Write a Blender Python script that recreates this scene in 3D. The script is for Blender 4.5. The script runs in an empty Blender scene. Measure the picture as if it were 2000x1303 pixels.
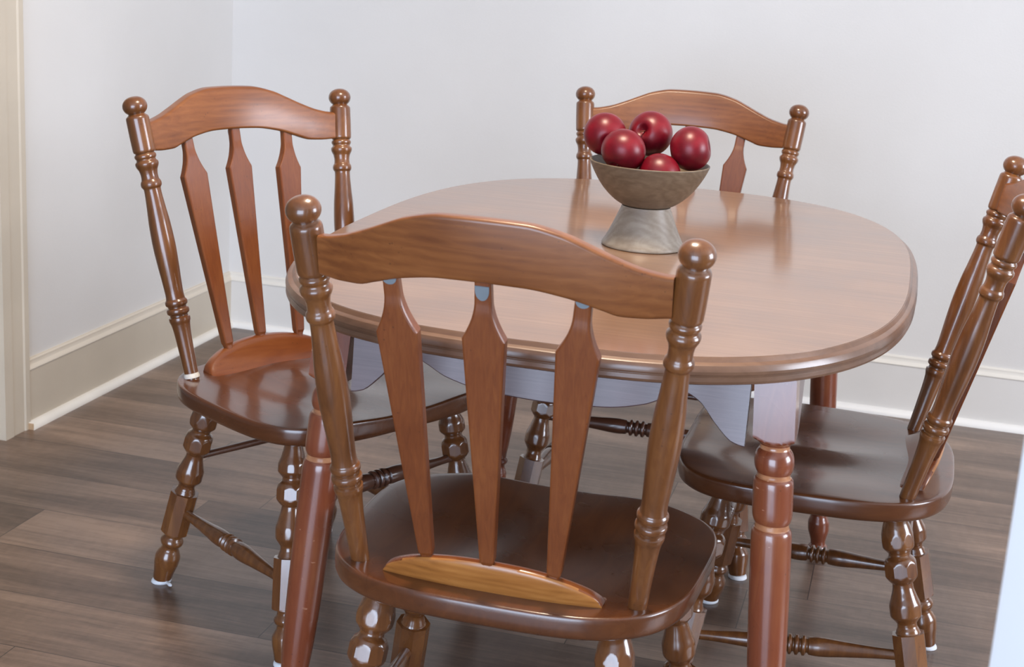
import bpy, bmesh, math, random
from mathutils import Vector, Matrix, noise
random.seed(7)
C = bpy.context.scene.collection
PI = math.pi

# ------------------------------------------------------------------ helpers
def link_mesh(name, verts, faces, mat, parent=None, sharp=35, smooth=True):
    me = bpy.data.meshes.new(name)
    me.from_pydata([tuple(v) for v in verts], [], faces)
    me.validate()
    bm = bmesh.new(); bm.from_mesh(me); bmesh.ops.recalc_face_normals(bm, faces=bm.faces[:]); bm.to_mesh(me); bm.free()
    if smooth:
        me.polygons.foreach_set('use_smooth', [True] * len(me.polygons))
        me.update()
        me.set_sharp_from_angle(angle=math.radians(sharp))
    me.materials.append(mat)
    o = bpy.data.objects.new(name, me)
    C.objects.link(o)
    if parent: o.parent = parent
    return o

def thing(name, label, cat, loc=(0, 0, 0), rz=0, group=None):
    o = bpy.data.objects.new(name, None)
    o.empty_display_size = 0.1
    C.objects.link(o)
    o.location = loc; o.rotation_euler = (0, 0, rz)
    o['label'] = label; o['category'] = cat
    if group: o['group'] = group
    return o

def structure(o, label):
    o['kind'] = 'structure'; o['label'] = label; o['category'] = o.name.split('_')[0]
    return o

def pchip(pts, x):
    n = len(pts)
    if x <= pts[0][0]: return pts[0][1]
    if x >= pts[-1][0]: return pts[-1][1]
    for i in range(n - 1):
        if x <= pts[i + 1][0]: break
    def d(k):
        return (pts[k + 1][1] - pts[k][1]) / (pts[k + 1][0] - pts[k][0])
    def m(k):
        if k == 0 or k == n - 1: return 0.0
        a, b = d(k - 1), d(k)
        return 0.0 if a * b <= 0 else 2 * a * b / (a + b)
    h = pts[i + 1][0] - pts[i][0]; t = (x - pts[i][0]) / h
    h00 = 2*t**3 - 3*t*t + 1; h10 = t**3 - 2*t*t + t; h01 = -2*t**3 + 3*t*t; h11 = t**3 - t*t
    return h00*pts[i][1] + h10*h*m(i) + h01*pts[i + 1][1] + h11*h*m(i + 1)

def turned(name, p0, p1, prof, mat, parent=None, seg=48, rings=150, facet=None, fdir=0.0, facet_fn=None, cap=True, sharp=40):
    """a turned member from p0 to p1; prof = (fraction, radius); facet = apothem of the octagonal stock it was turned from"""
    p0, p1 = Vector(p0), Vector(p1)
    ax = (p1 - p0); L = ax.length; ax.normalize()
    ref = Vector((0, 1, 0)) if abs(ax.y) < .8 else Vector((1, 0, 0))
    ex = ref.cross(ax).normalized(); ey = ax.cross(ex)
    ts = sorted(set([i / rings for i in range(rings + 1)] + [p[0] for p in prof]))
    ts = [t for t in ts if prof[0][0] <= t <= prof[-1][0]]
    V = []; F = []
    for t in ts:
        r0 = pchip(prof, t)
        ap = facet(t) if callable(facet) else facet
        for k in range(seg):
            th = 2 * PI * k / seg
            r = r0
            if ap:
                a = (th - fdir + PI / 8) % (PI / 4) - PI / 8
                r = min(r0, ap / math.cos(a))
            V.append(p0 + ax * (t * L) + ex * (r * math.cos(th)) + ey * (r * math.sin(th)))
    n = len(ts)
    for i in range(n - 1):
        for k in range(seg):
            k2 = (k + 1) % seg
            F.append((i*seg + k, i*seg + k2, (i+1)*seg + k2, (i+1)*seg + k))
    if cap:
        F.append(tuple(reversed(range(seg)))); F.append(tuple(range((n-1)*seg, n*seg)))
    return link_mesh(name, V, F, mat, parent, sharp)

def loft(name, rings, mat, parent=None, closed=True, caps=True, sharp=35):
    V = []; F = []; m = len(rings[0])
    for r in rings: V += r
    for i in range(len(rings) - 1):
        for k in range(m if closed else m - 1):
            k2 = (k + 1) % m
            F.append((i*m + k, i*m + k2, (i+1)*m + k2, (i+1)*m + k))
    if caps:
        F.append(tuple(reversed(range(m)))); F.append(tuple(range((len(rings)-1)*m, len(rings)*m)))
    return link_mesh(name, V, F, mat, parent, sharp)

def rrect(w, h, r, n=4):
    """rounded rectangle, centred, half sizes w,h"""
    r = min(r, w * .999, h * .999); P = []
    for cx, cy, a0 in ((w-r, h-r, 0), (-w+r, h-r, PI/2), (-w+r, -h+r, PI), (w-r, -h+r, 1.5*PI)):
        for i in range(n + 1):
            a = a0 + PI/2 * i / n
            P.append((cx + r*math.cos(a), cy + r*math.sin(a)))
    return P

def box(name, a, b, mat, parent=None, bevel=0.0):
    x0, y0, z0 = a; x1, y1, z1 = b
    cx, cy = (x0+x1)/2, (y0+y1)/2; w, h = (x1-x0)/2, (y1-y0)/2
    if bevel <= 0:
        V = [(x0,y0,z0),(x1,y0,z0),(x1,y1,z0),(x0,y1,z0),(x0,y0,z1),(x1,y0,z1),(x1,y1,z1),(x0,y1,z1)]
        return link_mesh(name, V, [(0,3,2,1),(4,5,6,7),(0,1,5,4),(1,2,6,5),(2,3,7,6),(3,0,4,7)], mat, parent, smooth=False)
    bv = bevel; R = []
    for z, i in ((z0, bv), (z0 + bv*.3, bv*.3), (z0 + bv, 0), (z1 - bv, 0), (z1 - bv*.3, bv*.3), (z1, bv)):
        R.append([Vector((cx + px, cy + py, z)) for px, py in rrect(w - i, h - i, bv, 3)])
    return loft(name, R, mat, parent)

# ------------------------------------------------------------------ materials
def newmat(name):
    m = bpy.data.materials.new(name); m.use_nodes = True
    nt = m.node_tree; b = nt.nodes['Principled BSDF']
    return m, nt, b
def N(nt, t, **kw):
    n = nt.nodes.new(t)
    for k, v in kw.items(): setattr(n, k, v)
    return n
def ramp(nt, src, stops):
    r = N(nt, 'ShaderNodeValToRGB'); e = r.color_ramp.elements
    while len(e) < len(stops): e.new(.5)
    for i, (p, c) in enumerate(stops):
        e[i].position = p; e[i].color = (c[0], c[1], c[2], 1)
    nt.links.new(src, r.inputs[0]); return r

def wood(name, cols, scale=(60, 60, 5), rough=.3, coat=.6, coat_rough=.12, specks=.5, bump=.06, dist=1.2, rvar=.08, ring=0.0, spec=.5, worn=0.0, bands=None):
    """varnished wood: long streaks along the small-scale axis, tonal drift, dark flecks"""
    m, nt, b = newmat(name); L = nt.links.new
    tc = N(nt, 'ShaderNodeTexCoord'); oi = N(nt, 'ShaderNodeObjectInfo')
    mp = N(nt, 'ShaderNodeMapping'); mp.inputs['Scale'].default_value = scale
    L(tc.outputs['Object'], mp.inputs[0])
    n1 = N(nt, 'ShaderNodeTexNoise'); n1.inputs['Scale'].default_value = 1; n1.inputs['Detail'].default_value = 6
    n1.inputs['Roughness'].default_value = .62; n1.inputs['Distortion'].default_value = dist
    L(mp.outputs[0], n1.inputs['Vector'])
    n2 = N(nt, 'ShaderNodeTexNoise'); n2.inputs['Scale'].default_value = 7; n2.inputs['Detail'].default_value = 3
    L(tc.outputs['Object'], n2.inputs['Vector'])
    mx = N(nt, 'ShaderNodeMath', operation='MULTIPLY_ADD'); mx.inputs[1].default_value = .5
    L(n2.outputs[0], mx.inputs[0])
    ms = N(nt, 'ShaderNodeMath', operation='MULTIPLY'); ms.inputs[1].default_value = .5
    L(n1.outputs[0], ms.inputs[0]); L(ms.outputs[0], mx.inputs[2])
    src = mx.outputs[0]
    if ring:
        wv = N(nt, 'ShaderNodeTexWave', wave_type='RINGS'); wv.inputs['Scale'].default_value = ring
        wv.inputs['Distortion'].default_value = 7; wv.inputs['Detail'].default_value = 3; wv.inputs['Detail Scale'].default_value = 1.2
        mp2 = N(nt, 'ShaderNodeMapping'); mp2.inputs['Scale'].default_value = [s / max(scale) * 3 for s in scale]
        mp2.inputs['Location'].default_value = (.3, 1.1, .2)
        L(tc.outputs['Object'], mp2.inputs[0]); L(mp2.outputs[0], wv.inputs['Vector'])
        a = N(nt, 'ShaderNodeMath', operation='MULTIPLY_ADD'); a.inputs[1].default_value = .10
        L(wv.outputs['Fac'], a.inputs[0]); L(src, a.inputs[2])
        s2 = N(nt, 'ShaderNodeMath', operation='SUBTRACT'); s2.inputs[1].default_value = .05
        L(a.outputs[0], s2.inputs[0]); src = s2.outputs[0]
    cr = ramp(nt, src, [(.27, cols[0]), (.5, cols[1]), (.73, cols[2])])
    col = cr.outputs[0]
    if specks:
        v = N(nt, 'ShaderNodeTexVoronoi'); v.inputs['Scale'].default_value = 95
        L(tc.outputs['Object'], v.inputs['Vector'])
        c2 = ramp(nt, v.outputs['Distance'], [(.06, (1, 1, 1)), (.16, (0, 0, 0))])
        n3 = N(nt, 'ShaderNodeTexNoise'); n3.inputs['Scale'].default_value = 22; L(tc.outputs['Object'], n3.inputs['Vector'])
        c3 = ramp(nt, n3.outputs[0], [(.5, (0, 0, 0)), (.62, (specks, specks, specks))])
        mm = N(nt, 'ShaderNodeMath', operation='MULTIPLY'); L(c2.outputs[0], mm.inputs[0]); L(c3.outputs[0], mm.inputs[1])
        mi = N(nt, 'ShaderNodeMix', data_type='RGBA'); L(mm.outputs[0], mi.inputs[0]); L(col, mi.inputs[6])
        mi.inputs[7].default_value = (.03, .012, .007, 1); col = mi.outputs[2]
    if worn:
        # stain gathered in the turned grooves, rubbed pale on the crests
        ge = N(nt, 'ShaderNodeNewGeometry')
        pr = ramp(nt, ge.outputs['Pointiness'], [(.40, (1 - .65*worn,)*3), (.485, (1, 1, 1)), (.54, (1 + .0*worn,)*3)])
        mu = N(nt, 'ShaderNodeMix', data_type='RGBA', blend_type='MULTIPLY'); mu.inputs[0].default_value = 1
        L(col, mu.inputs[6]); L(pr.outputs[0], mu.inputs[7]); col = mu.outputs[2]
    if bands:
        sz = N(nt, 'ShaderNodeSeparateXYZ'); L(tc.outputs['Object'], sz.inputs[0]); acc = None
        for zc, hw in bands:
            d = N(nt, 'ShaderNodeMath', operation='COMPARE'); d.inputs[1].default_value = zc; d.inputs[2].default_value = hw
            L(sz.outputs[2], d.inputs[0])
            if acc is None: acc = d.outputs[0]
            else:
                q = N(nt, 'ShaderNodeMath', operation='MAXIMUM'); L(acc, q.inputs[0]); L(d.outputs[0], q.inputs[1]); acc = q.outputs[0]
        nb = N(nt, 'ShaderNodeTexNoise'); nb.inputs['Scale'].default_value = 60; L(tc.outputs['Object'], nb.inputs['Vector'])
        q = N(nt, 'ShaderNodeMath', operation='MULTIPLY'); L(acc, q.inputs[0]); L(nb.outputs[0], q.inputs[1])
        mb = N(nt, 'ShaderNodeMix', data_type='RGBA'); L(q.outputs[0], mb.inputs[0]); L(col, mb.inputs[6]); mb.inputs[7].default_value = (.62, .30, .14, 1); col = mb.outputs[2]
        # pale scuffs where chairs have knocked the leg
        mps = N(nt, 'ShaderNodeMapping'); mps.inputs['Scale'].default_value = (60, 60, 190); L(tc.outputs['Object'], mps.inputs[0])
        ns = N(nt, 'ShaderNodeTexNoise'); ns.inputs['Scale'].default_value = 1; ns.inputs['Detail'].default_value = 4; L(mps.outputs[0], ns.inputs['Vector'])
        nb2 = N(nt, 'ShaderNodeTexNoise'); nb2.inputs['Scale'].default_value = 14; L(tc.outputs['Object'], nb2.inputs['Vector'])
        r1 = ramp(nt, ns.outputs[0], [(.69, (0, 0, 0)), (.72, (1, 1, 1))]); r2 = ramp(nt, nb2.outputs[0], [(.55, (0, 0, 0)), (.62, (.8, .8, .8))])
        q2 = N(nt, 'ShaderNodeMath', operation='MULTIPLY'); L(r1.outputs[0], q2.inputs[0]); L(r2.outputs[0], q2.inputs[1])
        mb2 = N(nt, 'ShaderNodeMix', data_type='RGBA'); L(q2.outputs[0], mb2.inputs[0]); L(col, mb2.inputs[6]); mb2.inputs[7].default_value = (.55, .28, .17, 1); col = mb2.outputs[2]
    L(col, b.inputs['Base Color'])
    rr = N(nt, 'ShaderNodeMapRange'); rr.inputs[3].default_value = rough - rvar; rr.inputs[4].default_value = rough + rvar
    L(n2.outputs[0], rr.inputs[0]); L(rr.outputs[0], b.inputs['Roughness'])
    b.inputs['Coat Weight'].default_value = coat; b.inputs['Coat Roughness'].default_value = coat_rough
    b.inputs['Specular IOR Level'].default_value = spec
    bp = N(nt, 'ShaderNodeBump'); bp.inputs['Strength'].default_value = bump; bp.inputs['Distance'].default_value = .002
    L(n1.outputs[0], bp.inputs['Height']); L(bp.outputs[0], b.inputs['Normal'])
    return m

# linear colours
RED = [(.115, .027, .007), (.180, .047, .011), (.245, .076, .018)]
BRN = [(.115, .038, .015), (.20, .073, .028), (.30, .12, .045)]
DRK = [(.062, .019, .007), (.100, .031, .010), (.148, .050, .016)]
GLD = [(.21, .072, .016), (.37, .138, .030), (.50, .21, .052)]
M_post = wood('varnished_post_wood', [(.080, .027, .008), (.145, .050, .014), (.215, .082, .022)], (110, 110, 7), rough=.3, coat=.7, ring=5, worn=.8)
M_leg = wood('varnished_leg_wood', [(.080, .026, .009), (.150, .052, .015), (.27, .105, .026)], (60, 60, 5), rough=.26, coat=.9, coat_rough=.1, worn=1)
M_slat = wood('varnished_slat_wood', RED, (170, 90, 7), rough=.36, coat=.35, coat_rough=.2)
M_crest = wood('varnished_crest_wood', [(.125, .036, .010), (.205, .066, .017), (.275, .098, .027)], (7, 90, 90), rough=.36, coat=.35, coat_rough=.2, ring=8)
M_block2 = wood('varnished_rail_wood', RED, (7, 50, 50), rough=.3, coat=.55, coat_rough=.15)
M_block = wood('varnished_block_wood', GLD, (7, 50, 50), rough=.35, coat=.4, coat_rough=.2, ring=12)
M_seat = wood('varnished_seat_wood', DRK, (40, 6, 40), rough=.28, coat=.6, coat_rough=.13, specks=.25, bump=.03)
M_rod = wood('dark_stretcher_wood', [(.05, .018, .01), (.09, .032, .016), (.15, .055, .025)], (8, 60, 60), coat=.6)
M_tleg = wood('table_leg_wood', [(.13, .03, .012), (.20, .05, .02), (.27, .085, .030)], (50, 50, 4), rough=.28, coat=.7, coat_rough=.13, bands=[(.6175, .003), (.577, .0034), (.505, .004)])
M_edge = wood('table_edge_wood', [(.095, .046, .025), (.15, .075, .041), (.22, .115, .065)], (7, 30, 40), rough=.38, coat=.5, coat_rough=.2, specks=.2)
M_apron = wood('apron_wood', [(.10, .06, .06), (.15, .095, .095), (.21, .14, .14)], (6, 30, 260), rough=.42, coat=1, coat_rough=.30, specks=0, bump=.1)
M_laminate = wood('wood_print_laminate', [(.145, .067, .030), (.225, .112, .053), (.32, .178, .096)], (2.5, 140, 20), rough=.38, coat=1, coat_rough=.12, specks=0, bump=.02, dist=.8)
M_mango = wood('grey_mango_wood', [(.095, .064, .038), (.165, .118, .074), (.25, .19, .125)], (22, 22, 60), rough=.5, coat=.12, coat_rough=.35, specks=0, ring=20)
M_mango2 = wood('pale_mango_wood', [(.22, .165, .12), (.33, .265, .20), (.46, .39, .31)], (22, 22, 40), rough=.42, coat=.3, coat_rough=.3, specks=0, ring=14)

def plain(name, col, rough=.5, var=.04, nscale=6, bump=0, bscale=200, coat=0):
    m, nt, b = newmat(name); L = nt.links.new
    tc = N(nt, 'ShaderNodeTexCoord'); n = N(nt, 'ShaderNodeTexNoise'); n.inputs['Scale'].default_value = nscale; n.inputs['Detail'].default_value = 5
    L(tc.outputs['Object'], n.inputs['Vector'])
    lo = [c * (1 - var) for c in col]; hi = [min(1, c * (1 + var)) for c in col]
    r = ramp(nt, n.outputs[0], [(.3, lo), (.7, hi)]); L(r.outputs[0], b.inputs['Base Color'])
    b.inputs['Roughness'].default_value = rough; b.inputs['Coat Weight'].default_value = coat
    if bump:
        n2 = N(nt, 'ShaderNodeTexNoise'); n2.inputs['Scale'].default_value = bscale; n2.inputs['Detail'].default_value = 3
        L(tc.outputs['Object'], n2.inputs['Vector'])
        bp = N(nt, 'ShaderNodeBump'); bp.inputs['Strength'].default_value = bump; bp.inputs['Distance'].default_value = .001
        L(n2.outputs[0], bp.inputs['Height']); L(bp.outputs[0], b.inputs['Normal'])
    return m
M_wall = plain('off_white_wall_paint', (.70, .685, .665), .5, .03, 2.2, .25, 260)
M_ceil = plain('ceiling_paint', (.75, .74, .72), .8)
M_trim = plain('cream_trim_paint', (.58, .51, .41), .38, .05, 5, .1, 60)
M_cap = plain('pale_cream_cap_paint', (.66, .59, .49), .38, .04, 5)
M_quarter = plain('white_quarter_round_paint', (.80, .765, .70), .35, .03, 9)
M_bb = plain('off_white_baseboard_paint', (.72, .705, .68), .38, .03, 5)
M_cap2 = plain('off_white_cap_paint', (.74, .71, .65), .38, .04, 5)
M_quarter2 = plain('bright_white_quarter_round', (.84, .83, .81), .35, .02, 9)
M_cutend = plain('raw_cut_wood_end', (.50, .33, .19), .7, .1, 90)
M_white = plain('white_door_paint', (.88, .88, .88), .35, .02, 4)
M_felt = plain('white_felt', (.78, .78, .80), .8, .04, 60, .3, 900)
M_patch = plain('blue_grey_patch', (.16, .185, .20), .5, .08, 80, coat=.4)
M_filler = plain('pale_filler', (.66, .60, .52), .6, .1, 200)
M_stem = plain('brown_stem', (.20, .05, .03), .6, .2, 90)

def apple_mat():
    m, nt, b = newmat('crimson_apple_skin'); L = nt.links.new
    tc = N(nt, 'ShaderNodeTexCoord'); n = N(nt, 'ShaderNodeTexNoise'); n.inputs['Scale'].default_value = 28; n.inputs['Detail'].default_value = 4
    L(tc.outputs['Object'], n.inputs['Vector'])
    r = ramp(nt, n.outputs[0], [(.3, (.095, .0018, .007)), (.55, (.165, .003, .010)), (.75, (.24, .008, .015))])
    L(r.outputs[0], b.inputs['Base Color']); b.inputs['Roughness'].default_value = .37
    b.inputs['Specular IOR Level'].default_value = .38; b.inputs['Coat Weight'].default_value = .12; b.inputs['Coat Roughness'].default_value = .3
    return m
M_apple = apple_mat()

def floor_mat():
    m, nt, b = newmat('grey_brown_vinyl_planks'); L = nt.links.new
    uv = N(nt, 'ShaderNodeUVMap'); uv.uv_map = 'plank'
    at = N(nt, 'ShaderNodeAttribute'); at.attribute_name = 'tone'
    sx = N(nt, 'ShaderNodeSeparateXYZ'); L(uv.outputs[0], sx.inputs[0])
    off = N(nt, 'ShaderNodeMath', operation='MULTIPLY'); off.inputs[1].default_value = 37.3; L(at.outputs['Fac'], off.inputs[0])
    cb = N(nt, 'ShaderNodeCombineXYZ'); L(sx.outputs[0], cb.inputs[0]); L(sx.outputs[1], cb.inputs[1]); L(off.outputs[0], cb.inputs[2])
    def nz(sc, s, det, dis=0, ro=.6):
        mp = N(nt, 'ShaderNodeMapping'); mp.inputs['Scale'].default_value = sc; L(cb.outputs[0], mp.inputs[0])
        n = N(nt, 'ShaderNodeTexNoise'); n.inputs['Scale'].default_value = s; n.inputs['Detail'].default_value = det
        n.inputs['Distortion'].default_value = dis; n.inputs['Roughness'].default_value = ro
        L(mp.outputs[0], n.inputs['Vector']); return n.outputs[0]
    big = nz((1.3, 9, 1), 1, 4, .8)        # broad streaks
    fine = nz((7, 110, 1), 1, 5, .4, .7)   # fine grain
    cross = nz((60, 24, 1), 1, 3, .2)      # short saw marks
    def add(a, wa, bb, wb):
        x = N(nt, 'ShaderNodeMath', operation='MULTIPLY'); x.inputs[1].default_value = wa; L(a, x.inputs[0])
        y = N(nt, 'ShaderNodeMath', operation='MULTIPLY_ADD'); y.inputs[1].default_value = wb; L(bb, y.inputs[0]); L(x.outputs[0], y.inputs[2]); return y.outputs[0]
    s = add(add(big, .55, fine, .37), 1, cross, .12)
    s2 = add(s, 1, at.outputs['Fac'], .22)
    r = ramp(nt, s2, [(.40, (.055, .033, .023)), (.56, (.120, .077, .055)), (.68, (.190, .125, .090)), (.82, (.30, .202, .146))])
    L(r.outputs[0], b.inputs['Base Color'])
    # seams: u in metres from plank ends / sides kept in second uv
    uv2 = N(nt, 'ShaderNodeUVMap'); uv2.uv_map = 'edge'
    s3 = N(nt, 'ShaderNodeSeparateXYZ'); L(uv2.outputs[0], s3.inputs[0])
    def edge(o, half):
        a = N(nt, 'ShaderNodeMath', operation='ABSOLUTE'); L(o, a.inputs[0])
        g = N(nt, 'ShaderNodeMath', operation='GREATER_THAN'); g.inputs[1].default_value = half; L(a.outputs[0], g.inputs[0]); return g.outputs[0]
    mxx = N(nt, 'ShaderNodeMath', operation='MAXIMUM'); L(edge(s3.outputs[0], .9985), mxx.inputs[0]); L(edge(s3.outputs[1], .991), mxx.inputs[1])
    mi = N(nt, 'ShaderNodeMix', data_type='RGBA'); L(mxx.outputs[0], mi.inputs[0]); L(r.outputs[0], mi.inputs[6]); mi.inputs[7].default_value = (.035, .025, .02, 1)
    L(mi.outputs[2], b.inputs['Base Color'])
    b.inputs['Roughness'].default_value = .29; b.inputs['Specular IOR Level'].default_value = .5
    bp = N(nt, 'ShaderNodeBump'); bp.inputs['Strength'].default_value = .12; bp.inputs['Distance'].default_value = .001
    L(fine, bp.inputs['Height']); L(bp.outputs[0], b.inputs['Normal'])
    return m
M_floor = floor_mat()

# ------------------------------------------------------------------ room
WX, WY = -2.080, 4.387        # left wall plane, back wall plane
def make_floor():
    W = .195; V = []; F = []; tone = []; uvp = []; uve = []
    fixed = {0: (-1.735, {0: .95, -1: .30}), -1: (-1.05, {-1: .25, 0: .2}), -2: (-.75, {-1: .45, 0: .3}), -3: (-1.43, {-1: .35, 0: .7})}
    rr = random.Random(21)
    y0row = math.floor((-2.2 - 2.555) / W); y1row = math.ceil((WY + .0 - 2.555) / W)
    for j in range(y0row, y1row):
        ya = 2.555 + j * W; yb = min(ya + W, WY + .02)
        base, tn = fixed.get(j, (rr.uniform(-1.5, .2), {}))
        k = -3
        while True:
            xa = base + k * 1.22; xb = xa + 1.22
            if xa > 3.2: break
            if xb > -2.9:
                xa2, xb2 = max(xa, -2.9), min(xb, 3.2)
                t = tn.get(k, rr.random() * .75)
                i = len(V); V += [(xa2, ya, 0), (xb2, ya, 0), (xb2, yb, 0), (xa2, yb, 0)]; F.append((i, i+1, i+2, i+3))
                tone.append(t)
                ux = rr.uniform(0, 9)
                uvp += [(xa2 + ux, 0), (xb2 + ux, 0), (xb2 + ux, yb - ya), (xa2 + ux, yb - ya)]
                f = lambda x: (x - xa) / 1.22 * 2 - 1
                uve += [(f(xa2), -1), (f(xb2), -1), (f(xb2), 1), (f(xa2), 1)]
            k += 1
    o = link_mesh('floor', V, F, M_floor, smooth=False); me = o.data
    if me.polygons[0].normal.z < 0: me.flip_normals()
    a = me.attributes.new('tone', 'FLOAT', 'FACE'); a.data.foreach_set('value', tone)
    for nm, data in (('plank', uvp), ('edge', uve)):
        l = me.uv_layers.new(name=nm)
        l.data.foreach_set('uv', [c for p in data for c in p])
    return structure(o, 'grey-brown wood plank floor under the table and chairs')
make_floor()
structure(box('wall_back', (WX - .12, WY, 0), (3.2, WY + .12, 2.5), M_wall), 'off-white painted wall behind the far chair')
CASE_Y = 3.213
structure(box('wall_left', (WX - .12, CASE_Y - .02, 0), (WX, WY, 2.5), M_wall), 'off-white painted wall beside the left chair')
structure(box('ceiling', (-2.9, -2.2, 2.5), (3.2, WY + .12, 2.6), M_ceil), 'plain white ceiling above the dining area')

def sweep(name, prof, a, b, nrm, mat):
    """extrude a (out, z) profile from a to b along a wall; nrm points into the room"""
    R = []
    for p in (a, b):
        R.append([Vector((p[0] + nrm[0]*u, p[1] + nrm[1]*u, z)) for u, z in prof])
    return loft(name, R, mat, sharp=30)
base_prof = [(-.002, 0), (.016, 0), (.016, .150), (-.002, .150)]
cap_prof = [(-.002, .1501), (.0175, .1501), (.0185, .153), (.017, .157), (.011, .162), (.009, .168), (.0095, .173), (.006, .1765), (-.002, .177)]
def qprof(r):
    return [(.0, 0.0)] + [(r*math.cos(a), r*math.sin(a)) for a in [PI/2*i/8 for i in range(9)]]
qp = [(.016 + u, z) for u, z in qprof(.019)]
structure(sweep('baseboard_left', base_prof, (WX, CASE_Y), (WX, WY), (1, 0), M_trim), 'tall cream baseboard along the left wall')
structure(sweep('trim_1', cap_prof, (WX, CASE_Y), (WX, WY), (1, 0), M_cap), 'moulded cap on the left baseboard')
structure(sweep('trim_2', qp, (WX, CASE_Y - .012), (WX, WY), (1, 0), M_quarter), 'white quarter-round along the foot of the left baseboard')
structure(sweep('baseboard_back', base_prof, (WX, WY), (3.2, WY), (0, -1), M_bb), 'tall white baseboard along the back wall')
structure(sweep('trim_3', cap_prof, (WX, WY), (3.2, WY), (0, -1), M_cap2), 'moulded cap on the back baseboard')
structure(sweep('trim_4', qp, (WX, WY), (3.2, WY), (0, -1), M_quarter2), 'white quarter-round along the foot of the back baseboard')
structure(box('trim_5', (WX + .0165, CASE_Y - .0135, 0.0005), (WX + .034, CASE_Y - .0121, .017), M_cutend), 'raw cut end of the left quarter-round')
# casing of the doorway at the far left: flat board with stepped bead
def casing():
    prof = [(0, 0), (.018, 0), (.020, .004), (.020, .022), (.0165, .026), (.0165, .072), (.019, .075), (.019, .11), (.0, .11)]
    R = []
    for z in (0, 2.1):
        R.append([Vector((WX + u, CASE_Y - w, z)) for u, w in prof])
    o = loft('trim_6', R, M_trim, sharp=20)
    return structure(o, 'cream painted door casing at the left end of the wall')
casing()
structure(box('wall_side', (WX - .12, CASE_Y - .25, 0), (WX - .001, CASE_Y - .0205, 2.5), M_trim), 'cream door jamb beyond the left casing')
# open white door seen almost edge-on at the right of the view
JX, JY = .0925, 1.0
door = structure(box('door_1', (0, -.80, .008), (.036, 0, 2.03), M_white, bevel=.003), 'open white door seen edge-on at the right of the view')
for z0, z1 in ((.22, .92), (1.08, 1.86)):
    for ya, yb in ((-.68, -.45), (-.35, -.12)):
        for f0, f1 in ((-.004, .001), (.035, .040)):
            box('door_panel', (f0, ya, z0), (f1, yb, z1), M_white, door, bevel=.002)
door.location = (JX, JY, 0); door.rotation_euler = (0, 0, math.radians(34))

# ------------------------------------------------------------------ the chair
HS = .437; ZK = .935
PA, PYB, PB, PYT = .1944, -.1608, .2449, -.2738
def post_pt(s, z):
    t = (z - HS) / (ZK - HS)
    return Vector((s * (PA + (PB - PA) * t), PYB + (PYT - PYB) * t, z))

post_prof = [(-.03, .0125), (0, .0128), (.06, .0136), (.13, .0148), (.18, .0162), (.205, .0178), (.222, .0200), (.230, .0200), (.234, .0166), (.240, .0166),
             (.247, .0205), (.254, .0212), (.262, .0205), (.267, .0170), (.271, .0170), (.278, .0203), (.285, .0209), (.292, .0203), (.298, .0178), (.32, .0170), (.36, .0178),
             (.43, .0198), (.50, .0210), (.57, .0200), (.64, .0172), (.700, .0155), (.705, .0158), (.713, .0186), (.721, .0192), (.730, .0184), (.738, .0160),
             (.752, .0155), (.770, .0168), (.786, .0206), (.793, .0214), (.800, .0210), (.806, .0180), (.811, .0176), (.818, .0198), (.824, .0200), (.829, .0185), (.832, .0170),
             (.838, .0200), (.845, .0207), (.90, .0211), (.955, .0210), (.961, .0205), (.9655, .0190), (.969, .0165), (.971, .0158), (.9715, .0158)]
def ball(r, c, a0=-1.15, a1=PI/2, n=14):
    L = 1.0
    return [(c + r * math.sin(a0 + (a1 - a0) * i / n), max(.0003, r * math.cos(a0 + (a1 - a0) * i / n))) for i in range(n + 1)]

leg_rear = [(0, .0150), (.03, .0165), (.09, .0240), (.135, .0275), (.160, .0262), (.178, .0205), (.188, .0175), (.195, .0175), (.212, .0240), (.245, .0285), (.270, .0282), (.298, .0215), (.312, .0168),
            (.324, .0170), (.365, .0215), (.405, .0262), (.438, .0258), (.462, .0190), (.474, .0160), (.484, .0160), (.498, .0185), (.512, .0205), (.5125, .0290), (.522, .0305), (.705, .0305), (.7245, .0265), (.725, .0200),
            (.738, .0168), (.747, .0168), (.760, .0205), (.775, .0226), (.790, .0205), (.802, .0165), (.810, .0165), (.830, .0205), (.860, .0245), (.885, .0240), (.94, .0200), (.982, .0172), (.983, .0168)]
leg_front = [(0, .0140), (.03, .0150), (.09, .0205), (.135, .0262), (.158, .0262), (.178, .0205), (.188, .0172), (.195, .0172), (.214, .0238), (.246, .0285), (.270, .0282), (.298, .0215), (.311, .0166),
             (.320, .0170), (.365, .0215), (.41, .0260), (.445, .0255), (.472, .0190), (.485, .0158), (.495, .0158), (.515, .0180), (.530, .0205), (.5305, .0290), (.54, .0305), (.735, .0305), (.7545, .0265), (.755, .0200),
             (.768, .0168), (.776, .0168), (.790, .0205), (.803, .0222), (.816, .0205), (.828, .0165), (.836, .0165), (.855, .0205), (.880, .0242), (.900, .0238), (.95, .0200), (.982, .0172), (.983, .0168)]
def stretch_prof(r=.0165, thin=.0085, c=.5, bead=.0175):
    return [(0, thin), (.10, thin + .0005), (.28, r * .8), (.40, r), (.445, r * .92), (.452, r * .74), (.456, r * .74), (.465, bead), (.474, bead), (.482, r * .74), (.4865, r * .74),
            (.496, bead), (.505, bead), (.513, r * .74), (.517, r * .74), (.526, bead), (.535, bead), (.542, r * .74), (.548, r * .74), (.556, r * .92), (.60, r), (.72, r * .8), (.90, thin + .0005), (1, thin)]

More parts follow.
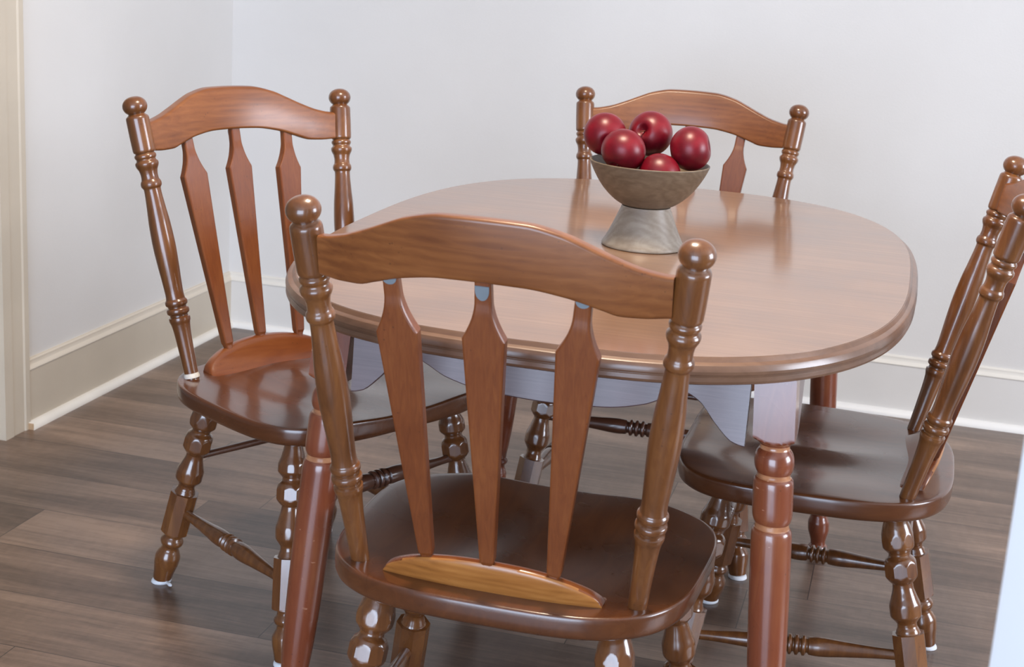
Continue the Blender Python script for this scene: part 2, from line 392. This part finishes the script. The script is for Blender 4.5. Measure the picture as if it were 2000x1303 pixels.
SW, SYR, SYF, SNR, SNF, TAP = .2610, -.2345, .2317, 3.27, 3.7, .035
def seat_outline(th, off=0):
    c, s = math.cos(th), math.sin(th); n = SNR if s < 0 else SNF
    yc = (SYR + SYF) / 2; hy = (SYF - SYR) / 2
    ys = math.copysign(abs(s) ** (2/n), s)
    y = yc + (hy - off) * ys
    x = ((SW - off) * (1 + TAP * y / .2)) * math.copysign(abs(c) ** (2/n), c)
    return x, y
def seat_z(x, y):
    # saddle: two shallow thigh hollows behind a slightly waved front edge
    e = min(1, max(0, 1 - ((x / .25) ** 4 + ((y - .01) / .235) ** 4)))
    z = HS
    d = math.exp(-((abs(x) - .085) / .075) ** 2) * math.exp(-((y - .0) / .13) ** 2)
    z -= .011 * d * e ** .5
    if y > .08:
        k = min(1, (y - .08) / .14); k = k * k * (3 - 2 * k)
        z += k * (.0045 * math.exp(-((abs(x) - .135) / .06) ** 2) - .001 * math.exp(-((x) / .06) ** 2))
    return z

def make_chair(label, loc, rz):
    root = thing('dining_chair', label, 'chair', loc, rz, 'matching wooden dining chairs around the oval table')
    # --- seat
    NA, NR = 120, 26; V = []; F = []
    V.append((0, 0.0, seat_z(0, 0)))
    def P(th, f, off):
        x, y = seat_outline(th, off); return x * f, (SYR+SYF)/2 + (y - (SYR+SYF)/2) * f
    for i in range(1, NR + 1):
        f = i / NR
        for k in range(NA):
            x, y = P(2*PI*k/NA, f, .0065); V.append((x, y, seat_z(x, y)))
    edge = [(.0035, -.0003), (.0012, -.0016), (.0002, -.0040), (0, -.010), (0, -.018), (.0004, -.0255), (.0022, -.0305), (.0062, -.0340), (.0125, -.0358), (.06, -.036)]
    for off, dz in edge:
        for k in range(NA):
            x, y = P(2*PI*k/NA, 1, off); V.append((x, y, seat_z(x, y) + dz if dz > -.026 else HS + dz))
    V.append((0, 0, HS - .036))
    for k in range(NA): F.append((0, 1 + k, 1 + (k+1) % NA))
    nr = NR + len(edge)
    for i in range(nr - 1):
        for k in range(NA):
            k2 = (k+1) % NA; a = 1 + i*NA; b = a + NA
            F.append((a + k, b + k, b + k2, a + k2))
    last = 1 + (nr-1)*NA
    for k in range(NA): F.append((len(V)-1, last + (k+1) % NA, last + k))
    link_mesh('seat', V, F, M_seat, root, 50)
    # --- back posts with ball tops
    for s in (-1, 1):
        p0, p1 = post_pt(s, HS), post_pt(s, ZK); L = (p1 - p0).length
        prof = post_prof[:-1]
        r = .0225 / L
        bp = [(1.001 + .0180 / L * math.sin(q), max(.0002, .0226 * abs(math.cos(q)) ** .92)) for q in [(-.90 + (PI/2 + .90) * i / 16) for i in range(17)]]
        bp = [q for q in bp if q[0] > .972]
        prof = prof + bp
        turned('back_post', p0, p1, prof, M_post, root, 40, 220)
    # --- crest rail
    top = [(0, .025), (.05, .024), (.095, .015), (.125, .003), (.155, -.010), (.19, -.0225), (.222, -.028)]
    bot = [(0, -.055), (.05, -.056), (.10, -.063), (.14, -.0745), (.165, -.0815), (.19, -.082), (.222, -.080)]
    R = []; n = 64; U = .222
    for i in range(n + 1):
        u = -U + 2*U*i/n; au = abs(u)
        zt, zb = ZK + pchip(top, au), ZK + pchip(bot, au)
        bow = .043 * (1 - (au / .235) ** 2)
        zc, hh = (zt + zb)/2, (zt - zb)/2
        tt = .0125
        ring = []
        for py, pz in rrect(tt, hh, .0055, 4):
            z = zc + pz
            yl = PYB + (PYT - PYB) * (z - HS) / (ZK - HS)
            ring.append(Vector((u, yl - bow + py, z)))
        R.append(ring)
    loft('crest_rail', R, M_crest, root, sharp=50)
    # --- curved block the slats stand in
    R = []; n = 60; U = .152
    for i in range(n + 1):
        u = -U + 2*U*i/n; q = min(1, abs(u)/U)
        h = .0435 * max(0, 1 - q ** 2.2) ** .62 + .002
        bow = .012 * (1 - q*q)
        ring = []
        for a, b in [(0, -.002), (0, .2), (0, .4), (0, .6), (0, .8), (.0015, .93), (.005, 1), (.012, 1.015), (.018, 1), (.0215, .93), (.024, .75), (.028, .5), (.034, .25), (.040, .06), (.043, -.002)]:
            y = -.184 - bow - .020 * b * (h/.0455) + a
            ring.append(Vector((u, y, HS - .003 + (h + .003) * max(0, b))))
        R.append(ring)
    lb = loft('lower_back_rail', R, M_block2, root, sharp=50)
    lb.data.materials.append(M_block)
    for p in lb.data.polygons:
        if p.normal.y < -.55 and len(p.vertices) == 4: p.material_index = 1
    # --- arrow slats
    for s in (-1, 0, 1):
        if s: b0 = Vector((s*.087, -.1925, .468)); t0 = Vector((s*.1215, -.2945, .885))
        else: b0 = Vector((0, -.2035, .474)); t0 = Vector((0, -.3065, .892))
        ax = (t0 - b0); Ls = ax.length; ax.normalize()
        ex = Vector((1, 0, 0)); ex = (ex - ax * ex.dot(ax)).normalized(); ey = ax.cross(ex)
        wp = [(0, .0062), (.018, .0078), (.04, .0100)]
        def width(t):
            if t < .04: return pchip([(0, .0060), (.02, .0080), (.04, .0100)], t)
            if t < .79: return .0100 + (.0272 - .0100) * (t - .04) / .75
            if t < .80: return .0272
            if t < .905:
                q = (t - .80) / .105
                return .0110 + (.0262 - .0110) * (1 - q) ** 1.7
            return .0110 - .001 * (t - .905) / .1
        R = []
        tl = sorted(set([i/90 for i in range(91)] + [.01, .79, .795, .80, .803, .905]))
        for t in tl:
            w = width(t); th = .0068 if t < .03 else (.0085 if t < .88 else .0085 - .0015 * min(1, (t - .88) / .03))
            ch = .0030
            R.append([b0 + ax*(t*Ls) + ex*px + ey*py for px, py in rrect(w, th, ch, 2)])
        sl = loft('back_slat', R, M_slat, root, sharp=18)
        # small raised blue-grey patch at the top of the rear face
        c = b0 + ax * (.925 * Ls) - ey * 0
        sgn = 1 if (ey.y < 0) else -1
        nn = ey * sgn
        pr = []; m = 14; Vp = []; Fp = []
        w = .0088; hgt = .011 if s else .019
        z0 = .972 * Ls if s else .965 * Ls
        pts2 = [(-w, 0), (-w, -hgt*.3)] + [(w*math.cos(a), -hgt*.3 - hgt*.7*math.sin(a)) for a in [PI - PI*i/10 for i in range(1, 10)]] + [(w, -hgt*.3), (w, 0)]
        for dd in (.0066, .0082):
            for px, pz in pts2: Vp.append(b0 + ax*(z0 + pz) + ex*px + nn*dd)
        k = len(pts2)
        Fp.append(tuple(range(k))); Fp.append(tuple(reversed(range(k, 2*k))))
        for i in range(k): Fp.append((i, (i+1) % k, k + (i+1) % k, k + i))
        pd = link_mesh('slat_patch', Vp, Fp, M_patch, sl, smooth=False)
        pd['label'] = 'small blue-grey patch under the crest rail'
    # --- legs
    lt = {}
    for kind, sy in (('r', -1), ('f', 1)):
        for s in (-1, 1):
            if kind == 'r': a, b = Vector((s*.164, -.142, HS - .030)), Vector((s*.2085, -.2385, 0))
            else: a, b = Vector((s*.190, .136, HS - .030)), Vector((s*.2455, .193, 0))
            pr = leg_rear if kind == 'r' else leg_front
            lg = turned('leg', a, b, pr, M_leg, root, 64, 200, facet=.0256, fdir=0.0, sharp=24)
            L = (b - a).length; u = (b - a).normalized()
            foot = b.copy()
            R = []
            for z, r in ((.0, .0185), (.0008, .0195), (.004, .0195), (.0062, .0185), (.0078, .0165)):
                c = foot - u * (z / abs(u.z))
                R.append([Vector((c.x + r*math.cos(q), c.y + r*math.sin(q), z)) for q in [2*PI*i/28 for i in range(28)]])
            fp = loft('foot_pad', R, M_felt, lg, sharp=50); fp['label'] = 'white felt pad under the leg'
            lt[(kind, s)] = (a, b)
    def on(k, s, t):
        a, b = lt[(k, s)]; return a + (b - a) * t
    for s in (-1, 1):
        turned('side_stretcher', on('r', s, .61), on('f', s, .645), stretch_prof(.0165, .0085), M_post, root, 32, 160)
    turned('front_stretcher', on('f', -1, .30), on('f', 1, .30), stretch_prof(.0165, .0075), M_rod, root, 32, 160)
    turned('rear_stretcher', on('r', -1, .33), on('r', 1, .33), [(0, .0068), (.5, .0075), (1, .0068)], M_rod, root, 20, 8)
    return root

def dup(root, label, loc, rz):
    r = root.copy(); C.objects.link(r); r.location = loc; r.rotation_euler = (0, 0, rz); r['label'] = label
    for ch in list(root.children):
        c = ch.copy(); C.objects.link(c); c.parent = r
        for g in list(ch.children):
            d = g.copy(); C.objects.link(d); d.parent = c
    return r
front = make_chair('nearest wooden chair seen from behind, its back in front of the table', (-.4671, 1.9854, 0), -.0075)
left = dup(front, 'wooden chair with arrow-shaped slats angled at the left end of the table by the corner', (-1.0195, 2.5872, 0), -2.0531)
dup(front, 'far wooden chair facing the viewer behind the fruit bowl, lower part hidden by the table', (-.4947, 3.1876, 0), 3.1679)
dup(front, 'wooden chair in side view at the right edge, seat tucked under the table', (-.0963, 2.6106, 0), 1.5561)
# loose felt thread and filler ring only on the left chair
Vt = []
a = (.2085 - .0, -.2385)
tb = turned('felt_tab', (.2085, -.2225, .0045), (.2135, -.198, .0065), [(0, .0032), (.3, .0028), (.8, .0036), (1, .002)], M_felt, left, 10, 12)
tb['label'] = 'loose white scrap of felt by the foot'
p0 = post_pt(1, HS + .0015); p1 = post_pt(1, HS + .010)
fr = turned('filler_ring', p0, p1, [(0, .0150), (.3, .0148), (1, .0134)], M_filler, left, 28, 6)
fr['label'] = 'pale filler where the post meets the seat'

# ------------------------------------------------------------------ the table
TX, TY, TZ, TA, TB, TN = -.4633, 2.5892, .7654, .4997, .7396, 2.846
table = thing('dining_table', 'oval wooden dining table with a laminate top and turned splayed legs', 'table', (TX, TY, 0), .0034)
def tab_ring(off, z, n=200):
    R = []
    for k in range(n):
        t = 2*PI*k/n; c, s = math.cos(t), math.sin(t)
        R.append(Vector(((TA - off) * math.copysign(abs(c) ** (2/TN), c), (TB - off) * math.copysign(abs(s) ** (2/TN), s), z)))
    return R
def disc(name, rings, mat, parent, fill_top=True, fill_bot=True, sharp=30):
    n = len(rings[0]); V = []; F = []
    for r in rings: V += r
    for i in range(len(rings) - 1):
        for k in range(n):
            k2 = (k+1) % n; F.append((i*n + k, (i+1)*n + k, (i+1)*n + k2, i*n + k2))
    if fill_top: F.append(tuple(range(n)))
    if fill_bot: F.append(tuple(reversed(range((len(rings)-1)*n, len(rings)*n))))
    return link_mesh(name, V, F, mat, parent, sharp)
MO = .0145
top = disc('tabletop', [tab_ring(MO + .0002, TZ), tab_ring(MO + .0002, TZ - .030)], M_laminate, table)
ep = [(MO, -.0300), (MO, -.0004), (MO - .0012, -.0006), (MO - .003, -.0030), (MO - .0050, -.0062), (MO - .0062, -.0068), (MO - .0085, -.0072), (MO - .0115, -.0090), (.0012, -.0125), (0, -.0165),
      (.0003, -.0205), (.0014, -.0225), (.0020, -.0228), (.0020, -.0236), (.0008, -.0245), (.0006, -.0300), (.0020, -.0335), (.006, -.0355), (.012, -.036), (.05, -.036), (.05, -.0302)]
em = disc('edge_moulding', [tab_ring(o, TZ + z) for o, z in ep], M_edge, top, False, False, 22)
em['label'] = 'darker solid wood moulded rim'
LTX, LTY, LFX, LFY = .3195, .5555, .3735, .6075
ZT = TZ - .0365
def leg_ax(sx, sy, z):
    t = (TZ - .03 - z) / (TZ - .03)
    return Vector((sx * (LTX + (LFX - LTX) * t), sy * (LTY + (LFY - LTY) * t), z))
tl_prof = [(.729, .05), (.648, .05), (.637, .0440), (.6335, .0395), (.6305, .0350), (.6275, .0300), (.6245, .0250), (.6225, .0225), (.6205, .0212), (.6165, .0207), (.614, .0218), (.610, .0248), (.603, .0272), (.596, .0278), (.589, .0272), (.583, .0252), (.5805, .0238), (.5798, .0230), (.5742, .0230), (.5735, .0244), (.572, .0266), (.568, .0278), (.560, .0282), (.53, .0283), (.519, .0278), (.5125, .0262), (.5095, .0248),
           (.5085, .0240), (.5015, .0240), (.5005, .0254), (.498, .0272), (.493, .0282), (.485, .0287), (.40, .0285), (.31, .0275), (.22, .0252), (.15, .0205), (.125, .0180), (.121, .0180), (.117, .0212), (.112, .0222), (.107, .0212), (.103, .0175), (.098, .0170),
           (.090, .0195), (.078, .0230), (.064, .0228), (.045, .0185), (.033, .0160), (.029, .0160), (.024, .0200), (.018, .0216), (.012, .0200), (.007, .0170)]
HWB = .0285
for sx in (-1, 1):
    for sy in (-1, 1):
        # square head with a turned shoulder, then the turning
        V = []; F = []; n = 64; m = 300
        pp = [(-z, r) for z, r in tl_prof]
        zs = sorted(set([ZT, ZT - .04, .66] + [.650 - (.650 - .007) * i / m for i in range(m + 1)]), reverse=True)
        for z in zs:
            r0 = pchip(pp, -z); c = leg_ax(sx, sy, z)
            for k in range(n):
                a = 2*PI*k/n
                r = min(r0, HWB / max(abs(math.cos(a)), abs(math.sin(a))))
                V.append(Vector((c.x + r*math.cos(a), c.y + r*math.sin(a), z)))
        for i in range(len(zs) - 1):
            for k in range(n):
                k2 = (k+1) % n; F.append((i*n + k, (i+1)*n + k, (i+1)*n + k2, i*n + k2))
        F.append(tuple(reversed(range((len(zs)-1)*n, len(zs)*n)))); F.append(tuple(range(n)))
        lg = link_mesh('table_leg', V, F, M_tleg, table, 35)
        c = leg_ax(sx, sy, 0)
        rg = [[Vector((c.x + r*math.cos(2*PI*i/28), c.y + r*math.sin(2*PI*i/28), z)) for i in range(28)] for z, r in ((0, .0165), (.001, .0175), (.0055, .0175), (.007, .016))]
        fp = loft('foot_pad', rg, M_felt, lg, sharp=50); fp['label'] = 'white glide under the table leg'
# aprons with scalloped lower edges
def apron_depth(q):
    """q 0 at the leg .. 1 at the middle; depth below the underside of the top"""
    return pchip([(0, .112), (.06, .108), (.14, .088), (.24, .056), (.31, .047), (.38, .055), (.50, .072), (.70, .084), (1, .088)], q)
def apron(ax_long, half, pos, sgn):
    n = 90; th = .018; R = []
    for i in range(n + 1):
        u = -half + 2*half*i/n; q = 1 - abs(u)/half
        d = apron_depth(q); z0, z1 = ZT - d, ZT
        ring = []
        for a, b in ((0, z1), (0, z0 + .002), (.002, z0), (th - .002, z0), (th, z0 + .002), (th, z1)):
            t = (TZ - .03 - b) / (TZ - .03)
            sp = (LFY - LTY if ax_long == 'x' else LFX - LTX) * t
            w = sgn * (pos + sp - a)
            ring.append(Vector((u, w, b)) if ax_long == 'x' else Vector((w, u, b)))
        if (ax_long == 'x') == (sgn > 0): ring.reverse()
        R.append(ring)
    return loft('apron', R, M_apron, table, sharp=40)
GAP = .0025
HB = HWB
apron('x', LTX - HB - GAP, LTY + .0265, -1); apron('x', LTX - HB - GAP, LTY + .0265, 1)
apron('y', LTY - HB - GAP, LTX + .0265, -1); apron('y', LTY - HB - GAP, LTX + .0265, 1)

# ------------------------------------------------------------------ bowl and apples
BX, BY = -.4375, 2.593
bowl = thing('fruit_bowl', 'grey wooden pedestal bowl of red apples on the table', 'bowl', (BX, BY, TZ))
def lathe(name, prof, mat, parent, n=96, m=6, origin=(0, 0, 0), sharp=40):
    """prof = (r, z) list, refined"""
    V = []; F = []
    for r, z in prof:
        for k in range(n): V.append(Vector((r*math.cos(2*PI*k/n) + origin[0], r*math.sin(2*PI*k/n) + origin[1], z + origin[2])))
    for i in range(len(prof) - 1):
        for k in range(n):
            k2 = (k+1) % n; F.append((i*n + k, i*n + k2, (i+1)*n + k2, (i+1)*n + k))
    return link_mesh(name, V, F, mat, parent, sharp)
out = [(.0005, .070), (.030, .0702), (.040, .0722), (.050, .0765), (.062, .085), (.076, .0985), (.088, .1145), (.098, .1320), (.1045, .1468)]
inn = [(.1045, .1468), (.1043, .1480), (.1030, .1486), (.1014, .1480), (.1005, .1465), (.094, .1330), (.084, .1170), (.070, .1010), (.052, .0890), (.030, .0820), (.0005, .0800)]
def dens(P, k=5):
    Q = []
    n = len(P)
    for i in range(n - 1):
        p0, p1, p2, p3 = P[max(0, i-1)], P[i], P[i+1], P[min(n-1, i+2)]
        for j in range(k):
            t = j / k
            Q.append(tuple(.5*((2*p1[c]) + (-p0[c]+p2[c])*t + (2*p0[c]-5*p1[c]+4*p2[c]-p3[c])*t*t + (-p0[c]+3*p1[c]-3*p2[c]+p3[c])*t**3) for c in (0, 1)))
    Q.append(P[-1]); return [(max(.0005, r), z) for r, z in Q]
lathe('bowl_cup', dens(out) + dens(inn)[1:], M_mango, bowl)
pd = lathe('pedestal', [(.0005, 0), (.071, 0), (.0728, .0012), (.0732, .003), (.072, .006)] + [(.072 - (.072 - .0435) * (i/20) ** .85, .006 + .062 * i / 20) for i in range(1, 21)] + [(.0430, .0702), (.0425, .0712), (.0005, .0712)], M_mango2, bowl)
pd['label'] = 'paler grey flared pedestal'

def make_apple(label, loc, R, rot, stem=True, squash=.94, tophole=False):
    root = thing('red_apple', label, 'apple', loc, 0, 'red apples heaped in the bowl')
    nu, nv = 48, 36; V = []; F = []
    M = Matrix.Rotation(rot[2], 4, 'Z') @ Matrix.Rotation(rot[1], 4, 'Y') @ Matrix.Rotation(rot[0], 4, 'X')
    for j in range(nv + 1):
        ph = PI * j / nv
        for i in range(nu):
            th = 2*PI*i/nu
            r = math.sin(ph); z = math.cos(ph)
            k = (1 + .03 * math.cos(ph)) * (1 + .012 * math.cos(5 * th) * max(0, -z))
            x, y = r * k * math.cos(th), r * k * math.sin(th)
            # dimples at both ends
            z2 = z * squash - .34 * math.exp(-(r / .22) ** 2) * (1 if z > 0 else -.55)
            v = M @ Vector((x * R, y * R, z2 * R)); V.append(v)
    for j in range(nv):
        for i in range(nu):
            i2 = (i+1) % nu; F.append((j*nu + i, (j+1)*nu + i, (j+1)*nu + i2, j*nu + i2))
    link_mesh('apple_flesh', V, F, M_apple, root, 60)
    if stem:
        a = M @ Vector((0, 0, R * .62)); b = M @ Vector((R * .12, 0, R * 1.06))
        turned('stem', a, b, [(0, .0012), (.8, .0012), (1, .002)], M_stem, root, 8, 6)
    else:
        # dark withered calyx at the blossom end
        q = 1 if tophole else -1
        a = M @ Vector((0, 0, q * R * (.50 if tophole else .70))); b = M @ Vector((0, 0, q * R * (.82 if tophole else .80)))
        turned('calyx', a, b, [(0, .004), (.6, .003), (1, .001)], M_stem, root, 8, 6)
    return root
CAM = Vector((0, 0, 1.2753))
def along(px, py, y):  # place a fruit on the sight line measured for it
    return px, y, py
make_apple('red apple at the back left of the bowl, highest on the left', (-.5225, 2.603, .953), .0375, (-1.3, -.5, .2), False)
make_apple('red apple at the front left of the bowl, in front of two others', (-.4770, 2.548, .9355), .0385, (2.6, .3, 0))
make_apple('red apple at the back of the bowl with its stem dimple showing', (-.4485, 2.640, .957), .0395, (0, 1.30, -1.85))
make_apple('red apple at the right of the bowl with its dimple to the right', (-.3690, 2.592, .9435), .0385, (0, 1.33, .05), False, .94, True)
make_apple('lowest red apple between the others behind the front rim of the bowl', (-.4130, 2.553, .8985), .0370, (-1.2, .6, 0))

# ------------------------------------------------------------------ light
def area(name, loc, rot, size, size_y, power, col, spread=PI):
    l = bpy.data.lights.new(name, 'AREA'); l.shape = 'RECTANGLE'; l.size = size; l.size_y = size_y
    l.energy = power; l.color = col; l.spread = spread
    o = bpy.data.objects.new(name, l); C.objects.link(o); o.location = loc; o.rotation_euler = rot
    return o
area('window_daylight', (-.5, -1.9, 1.03), (PI/2, 0, 0), 2.5, 2.0, 172, (.63, .77, 1.0))
area('right_fill', (2.9, 2.3, 1.4), (PI/2, 0, PI/2), 1.4, 1.4, 115, (.80, .87, 1.0))  # added fill from the right to brighten the left wall, no window there
area('ceiling_lamp', (-.5, 2.1, 2.44), (0, 0, 0), .4, .4, 44, (1.0, .82, .62))
w = bpy.data.worlds.new('room_air'); bpy.context.scene.world = w; w.use_nodes = True
bg = w.node_tree.nodes['Background']; bg.inputs[0].default_value = (.92, .95, 1.0, 1); bg.inputs[1].default_value = .17

# ------------------------------------------------------------------ camera
cd = bpy.data.cameras.new('camera'); cam = bpy.data.objects.new('camera', cd); C.objects.link(cam)
r = Vector((0.96264094, 0.26349756, 0.06238154)); u = Vector((-0.12510033, 0.22845912, 0.96548244)); f = Vector((-0.24015064, 0.93721687, -0.25288773))
M = Matrix.Identity(4)
for i in range(3):
    M[i][0] = r[i]; M[i][1] = u[i]; M[i][2] = -f[i]
M.translation = CAM
cam.matrix_world = M
cd.sensor_width = 36; cd.lens = 2953.83 / 2000 * 36; cd.clip_start = .05
cd.dof.use_dof = True; cd.dof.focus_distance = 2.45; cd.dof.aperture_fstop = 11
S = bpy.context.scene; S.camera = cam
S.view_settings.view_transform = 'Standard'; S.view_settings.look = 'None'; S.view_settings.gamma = 1; S.view_settings.exposure = 0.0
